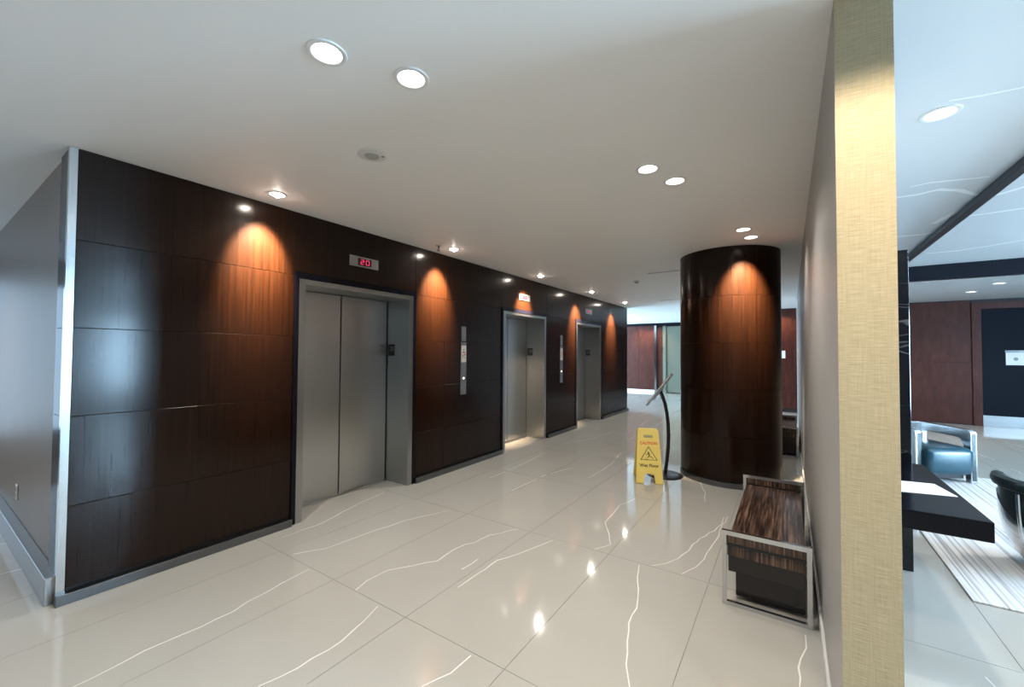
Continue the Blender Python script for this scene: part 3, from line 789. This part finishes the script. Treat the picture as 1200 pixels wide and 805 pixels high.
# ------------------------------------------------------------------ benches
def bench(loc, label, length=1.40):
    o = empty('bench', loc)
    wd = 0.222; T = 0.44
    for y in (0.0, length):
        bm = bmesh.new(); yy0, yy1 = y - 0.012, y + 0.012
        for s in (-1, 1):
            x = sorted((s * wd, s * (wd - 0.024))); add_box(bm, x[0], x[1], yy0, yy1, 0, T)
        add_box(bm, -wd + 0.024, wd - 0.024, yy0, yy1, T - 0.026, T); add_box(bm, -wd + 0.024, wd - 0.024, yy0, yy1, 0, 0.022)
        obj('end_frame', bm, M['chrome'], o)
        box('cross_bar', -wd + 0.024, wd - 0.024, y - 0.008 if y == 0 else y - 0.008, y + 0.008, 0.352, 0.366, M['black_metal'], o)
    for y in (0.0, length):
        box('end_panel', -wd + 0.024, wd - 0.024, y - 0.007, y + 0.007, 0.368, T - 0.027, M['zebra_v'], o)
    box('lower_box', -wd + 0.065, wd - 0.03, 0.07, length - 0.07, 0.03, 0.19, M['dark_wood'], o, bevel=0.002, seg=1)
    box('seat', -wd + 0.026, wd - 0.026, 0.016, length - 0.016, 0.285, 0.36, M['zebra'], o, bevel=0.003, seg=1)
    for y0_ in (0.012, length - 0.016): box('seat_edge', -wd + 0.026, wd - 0.026, y0_, y0_ + 0.004, 0.285, 0.35, M['zebra_v'], o)
    box('apron', -wd + 0.03, wd - 0.03, 0.018, length - 0.018, 0.19, 0.285, M['dark_wood'], o, bevel=0.002, seg=1)
    return tag(o, label, 'bench', 'zebra-wood benches along the partition')
bench((-0.124, 2.83, 0), 'steel-framed zebra-wood bench between the column and the partition end')
bench((-0.112, 7.40, 0), 'steel-framed zebra-wood bench mostly hidden behind the round column')

# ------------------------------------------------------------------ wet floor sign
pA_ = floor_at(745, 566); pB_ = floor_at(778, 568)
mid = (pA_ + pB_) / 2; dv = pB_ - pA_; rz = math.atan2(dv.y, dv.x)
ws = tag(empty('wet_floor_sign', (mid.x, mid.y, 0), rz), 'yellow folding wet floor caution sign standing beside the curved stand', 'sign')
HB, HT, HGT = 0.152, 0.118, 0.625
lean = math.atan2(0.16, HGT)
def sign_leaf(name, front):
    th = 0.02
    def wx(z): return HB + (HT - HB) * z / HGT
    out = [(-wx(0), 0.0), (-wx(0) + 0.085, 0.0), (-wx(0) + 0.098, 0.11), (wx(0) - 0.098, 0.11), (wx(0) - 0.085, 0.0), (wx(0), 0.0), (wx(HGT - .02), HGT - 0.02), (wx(HGT) - 0.015, HGT), (-wx(HGT) + 0.015, HGT), (-wx(HGT - .02), HGT - 0.02)]
    bm = bmesh.new(); add_prism(bm, out, 'y', -th / 2, th / 2)
    o = obj(name, bm, M['yellow'], ws, bevel=0.003, seg=2)
    if front: o.rotation_euler = (-lean, 0, 0); o.location = (0, 0.0, 0.002)
    else: o.rotation_euler = (lean, 0, 0); o.location = (0, 0.33, 0.002)
    return o
lf = sign_leaf('front_leaf', True)
rf = sign_leaf('rear_leaf', False)
def on_leaf(x, z): return Matrix.Translation((x, -0.0104, z)) @ Matrix.Rotation(PI / 2, 4, 'X')
text_mesh('CAUTION', 0.044, 0.0006, M['print_orange'], 'caution_text', lf, on_leaf(0, 0.455), bold=0.0014)
text_mesh('Wet Floor', 0.050, 0.0006, M['print_black'], 'wet_floor_text', lf, on_leaf(0, 0.20), bold=0.0012)
bm = bmesh.new()
def tri(s, cz): return [Vector((-s, cz - s * 0.56)), Vector((s, cz - s * 0.56)), Vector((0, cz + s * 1.05))]
Tout, Tin = tri(0.098, 0.318), tri(0.086, 0.3165)
for k in range(3):
    a, b, c_, d_ = Tout[k], Tout[(k + 1) % 3], Tin[(k + 1) % 3], Tin[k]
    add_prism(bm, [tuple(a), tuple(b), tuple(c_), tuple(d_)], 'y', -0.0112, -0.0102)
def limb(p, q, wd_):
    p = Vector(p); q = Vector(q); n = (q - p).normalized(); n = Vector((-n.y, n.x)) * wd_
    add_prism(bm, [tuple(p + n), tuple(p - n), tuple(q - n), tuple(q + n)], 'y', -0.0112, -0.0102)
add_prism(bm, [(-0.004 + 0.009 * math.cos(2 * PI * k / 10), 0.352 + 0.009 * math.sin(2 * PI * k / 10)) for k in range(10)], 'y', -0.0112, -0.0102)
limb((-0.006, 0.342), (0.006, 0.308), 0.006); limb((0.006, 0.308), (0.036, 0.296), 0.004); limb((0.036, 0.296), (0.050, 0.276), 0.003)
limb((0.004, 0.306), (-0.020, 0.290), 0.004); limb((-0.006, 0.338), (-0.032, 0.322), 0.003); limb((-0.002, 0.336), (0.024, 0.334), 0.003)
limb((-0.045, 0.276), (-0.012, 0.270), 0.002)
obj('slip_pictogram', bm, M['print_black'], lf)
gp = box('hand_grip', -0.052, 0.052, -0.0112, -0.0102, 0.520, 0.552, M['yellow_dark'], lf)
bm = bmesh.new()
for k in range(5): add_box(bm, -0.042 + k * 0.018, -0.030 + k * 0.018, -0.0012, -0.0004, -0.008, 0.008)
obj('grip_slot', bm, M['print_grey'], gp)
box('top_hinge', -0.10, 0.10, 0.145, 0.185, 0.592, 0.612, M['yellow'], ws, bevel=0.004)

# ------------------------------------------------------------------ curved stand with tilted panel
sp = floor_at(779, 556.5)
vdir = Vector((sp.x, sp.y, 0)).normalized(); hdir = Vector((vdir.y, -vdir.x, 0))    # across the view from the lifts' side
st = tag(empty('sign_stand', (sp.x, sp.y, 0), math.atan2(hdir.y, hdir.x)), 'black curved floor stand with round base and tilted display panel', 'stand')
bm = bmesh.new(); add_lathe(bm, [(0.0, 0.022), (0.06, 0.020), (0.20, 0.012), (0.215, 0.006), (0.215, 0.0), (0.0, 0.0)], 40); obj('base', bm, M['black_metal'], st, smooth=True)
def stand_pt(px, py):
    d = rgt * ((px - 600) / F_PX) - upv * ((py - 402.5) / F_PX) + fwd
    t = math.hypot(sp.x, sp.y) / math.hypot(d.x, d.y); P_ = CAM + d * t
    return ((P_ - Vector((sp.x, sp.y, 0))).dot(hdir), P_.z)
pts = [stand_pt(*q) for q in [(779.5, 555), (781.5, 540), (783, 525), (783.5, 510), (783, 497), (781.5, 484), (779, 472), (775.5, 462), (772.5, 457)]]
pts[0] = (pts[0][0], 0.015)
bm = bmesh.new(); add_tube(bm, [(a, 0, b) for a, b in pts], 0.021, 12); obj('pole', bm, M['black_metal'], st, smooth=True)
pa = Vector(stand_pt(757.5, 473.5)); pb = Vector(stand_pt(787.5, 437.5)); du = (pb - pa).normalized(); nn = Vector((-du.y, du.x))
bm = bmesh.new(); q = [pa, pb, pb - nn * 0.016, pa - nn * 0.016]
add_prism(bm, [tuple(v) for v in q], 'y', -0.15, 0.15); pn = obj('display_panel', bm, M['chrome'], st, bevel=0.002, seg=1)
bm = bmesh.new(); a_ = pa.lerp(pb, 0.05); b_ = pa.lerp(pb, 0.95)
add_prism(bm, [tuple(v) for v in (a_ + nn * 0.0005, b_ + nn * 0.0005, b_ + nn * 0.003, a_ + nn * 0.003)], 'y', -0.135, 0.135); obj('sheet', bm, M['notice_white'], pn)
bm = bmesh.new(); a_ = pa.lerp(pb, 0.18); b_ = pa.lerp(pb, 0.62)
add_prism(bm, [tuple(v) for v in (a_ - nn * 0.017, b_ - nn * 0.017, b_ - nn * 0.034, a_ - nn * 0.034)], 'y', -0.06, 0.06); obj('bracket', bm, M['chrome'], st, bevel=0.003, seg=1)

# ------------------------------------------------------------------ lobby: marble screen, desk ledge, rug, chairs
mw = struct(box('wall_marble', XP1 + 0.002, 0.709, 3.97, 6.6, 0, 2.254, M['black_marble'], bevel=0.002, seg=1))
dk = tag(empty('desk_ledge', (XP1 + 0.002, 2.77, 0)), 'black lacquer desk ledge between the partition and the black marble screen', 'desk')
box('desk_top', 0.0, 0.764 - XP1 - 0.002, 0.0, 1.196, 0.658, 0.751, M['desk'], dk, bevel=0.003, seg=2)
box('side_panel', 0.0, 0.03, 0.02, 1.19, 0.0, 0.656, M['desk'], dk, bevel=0.002, seg=1)
bm = bmesh.new(); add_prism(bm, [(0.478, 3.10), (0.742, 3.165), (0.700, 3.40), (0.42, 3.34)], 'z', 0.7515, 0.7535)
for k in range(9):
    a0 = Vector((0.49 - k * 0.006, 3.12 + k * 0.025)); b0 = Vector((0.725 - k * 0.005, 3.178 + k * 0.024))
    n_ = Vector((-(b0 - a0).y, (b0 - a0).x)).normalized() * 0.0022
    add_prism(bm, [tuple(a0 - n_), tuple(b0 - n_), tuple(b0 + n_), tuple(a0 + n_)], 'z', 0.7533, 0.7537, 1)
o = obj('paper_sheet', bm, [M['paper'], M['print_grey']]); tag(o, 'printed white paper sheet lying on the black desk ledge', 'paper')

o = box('rug', 0.922, 3.4, 3.70, 7.45, 0.0005, 0.012, M['rug'], bevel=0.003, seg=1)
tag(o, 'pale grey striped rug under the lobby chairs', 'rug')

def armchair(loc, rz, label):
    o = empty('armchair', loc, rz)
    w2, y0, y1 = 0.30, -0.33, 0.36
    for s in (-1, 1):
        # one bent steel band: front post, rounded corner, long arm, rear post (outline in y-z, extruded across x)
        outer_ = [(y0, 0.0), (y0, 0.575), (y0 + 0.012, 0.605), (y0 + 0.04, 0.62), (y1, 0.62), (y1, 0.0)]
        inner_ = [(y1 - 0.06, 0.0), (y1 - 0.06, 0.50), (y1 - 0.08, 0.52), (y0 + 0.16, 0.52), (y0 + 0.115, 0.505), (y0 + 0.09, 0.46), (y0 + 0.075, 0.38), (y0 + 0.065, 0.0)]
        bm = bmesh.new(); x = sorted((s * (w2 + 0.04), s * (w2 - 0.03)))
        add_prism(bm, outer_ + inner_, 'x', x[0], x[1])
        a = obj('arm_frame', bm, M['chrome'], o, bevel=0.004, seg=2)
        box('arm_inset', s * w2 - 0.018, s * w2 + 0.028, y0 - 0.002, y0 + 0.004, 0.03, 0.58, M['dark_leather'], a)
    box('back_band', -w2 + 0.03, w2 - 0.03, y1 - 0.05, y1, 0.50, 0.62, M['chrome'], o, bevel=0.004)
    st_ = box('seat_cushion', -w2 + 0.032, w2 - 0.032, y0 - 0.07, y1 - 0.06, 0.10, 0.425, M['teal'], o, bevel=0.075, seg=5)
    for p_ in st_.data.polygons: p_.use_smooth = True
    box('seat_base', -w2 + 0.06, w2 - 0.06, y0 + 0.06, y1 - 0.08, 0.04, 0.11, M['black_metal'], o)
    bk = box('back_pad', -w2 + 0.04, w2 - 0.04, y1 - 0.115, y1 - 0.051, 0.38, 0.50, M['dark_leather'], o, bevel=0.025, seg=3)
    return tag(o, label, 'armchair')
armchair((1.365, 7.19, 0.012), math.radians(30), 'steel-framed armchair with a thick teal leather seat on the far end of the rug')

def tub_chair(loc, rz, label):
    o = empty('tub_chair', loc, rz)
    # flared leather shell, open to the front
    a0, a1 = math.radians(-40), math.radians(220)
    pr = [(0.215, 0.03), (0.27, 0.10), (0.315, 0.20), (0.338, 0.31), (0.347, 0.43), (0.350, 0.545), (0.378, 0.560), (0.388, 0.59), (0.380, 0.622), (0.355, 0.636), (0.322, 0.628), (0.305, 0.59), (0.30, 0.42), (0.285, 0.24), (0.20, 0.05)]
    bm = bmesh.new(); add_lathe(bm, pr + [pr[0]], 48, a0, a1)
    for a in (a0, a1): bm.faces.new([bm.verts.new((r * math.cos(a), r * math.sin(a), z)) for r, z in pr])
    obj('shell', bm, M['dark_leather'], o, smooth=True)
    def shell_r(z):
        for (r_a, z_a), (r_b, z_b) in zip(pr[:6], pr[1:6]):
            if z_a <= z <= z_b: return r_a + (r_b - r_a) * (z - z_a) / (z_b - z_a)
        return pr[0][0] if z < pr[0][1] else pr[5][0]
    bm = bmesh.new(); add_lathe(bm, [(0.0, 0.42), (0.22, 0.42), (0.262, 0.40), (0.275, 0.36), (0.25, 0.24), (0.0, 0.24)], 40); obj('seat_cushion', bm, M['teal'], o, smooth=True)
    # bright steel band that sweeps round the lower shell
    bm = bmesh.new(); n = 48; m_ = 9; G = {}
    for k in range(n + 1):
        a = a0 + (a1 - a0) * k / n; u = abs(2 * k / n - 1)
        zt = 0.13 + 0.38 * u ** 1.4
        for j in range(m_ + 1):
            z = zt * j / m_
            for e, side in ((0.007, 0), (0.0015, 1)):
                r = shell_r(z) + e; G[k, j, side] = bm.verts.new((r * math.cos(a), r * math.sin(a), z))
    for k in range(n):
        for j in range(m_):
            for side in (0, 1): bm.faces.new((G[k, j, side], G[k + 1, j, side], G[k + 1, j + 1, side], G[k, j + 1, side]))
        for j in (0, m_): bm.faces.new((G[k, j, 0], G[k + 1, j, 0], G[k + 1, j, 1], G[k, j, 1]))
    for k in (0, n):
        for j in range(m_): bm.faces.new((G[k, j, 0], G[k, j + 1, 0], G[k, j + 1, 1], G[k, j, 1]))
    obj('steel_band', bm, M['chrome'], o, smooth=True)
    bm = bmesh.new(); add_tube(bm, [(shell_r(z) + 0.014, 0, z) for z in (0.02, 0.1, 0.2, 0.3, 0.42, 0.54)], 0.011, 8)
    b_ = obj('upright', bm, M['chrome'], o, smooth=True); b_.rotation_euler = (0, 0, math.radians(209) - rz)
    return tag(o, label, 'armchair')
tub_chair((1.62, 4.50, 0.0135), math.radians(200), 'dark leather tub chair with a bright steel band on the near end of the rug')
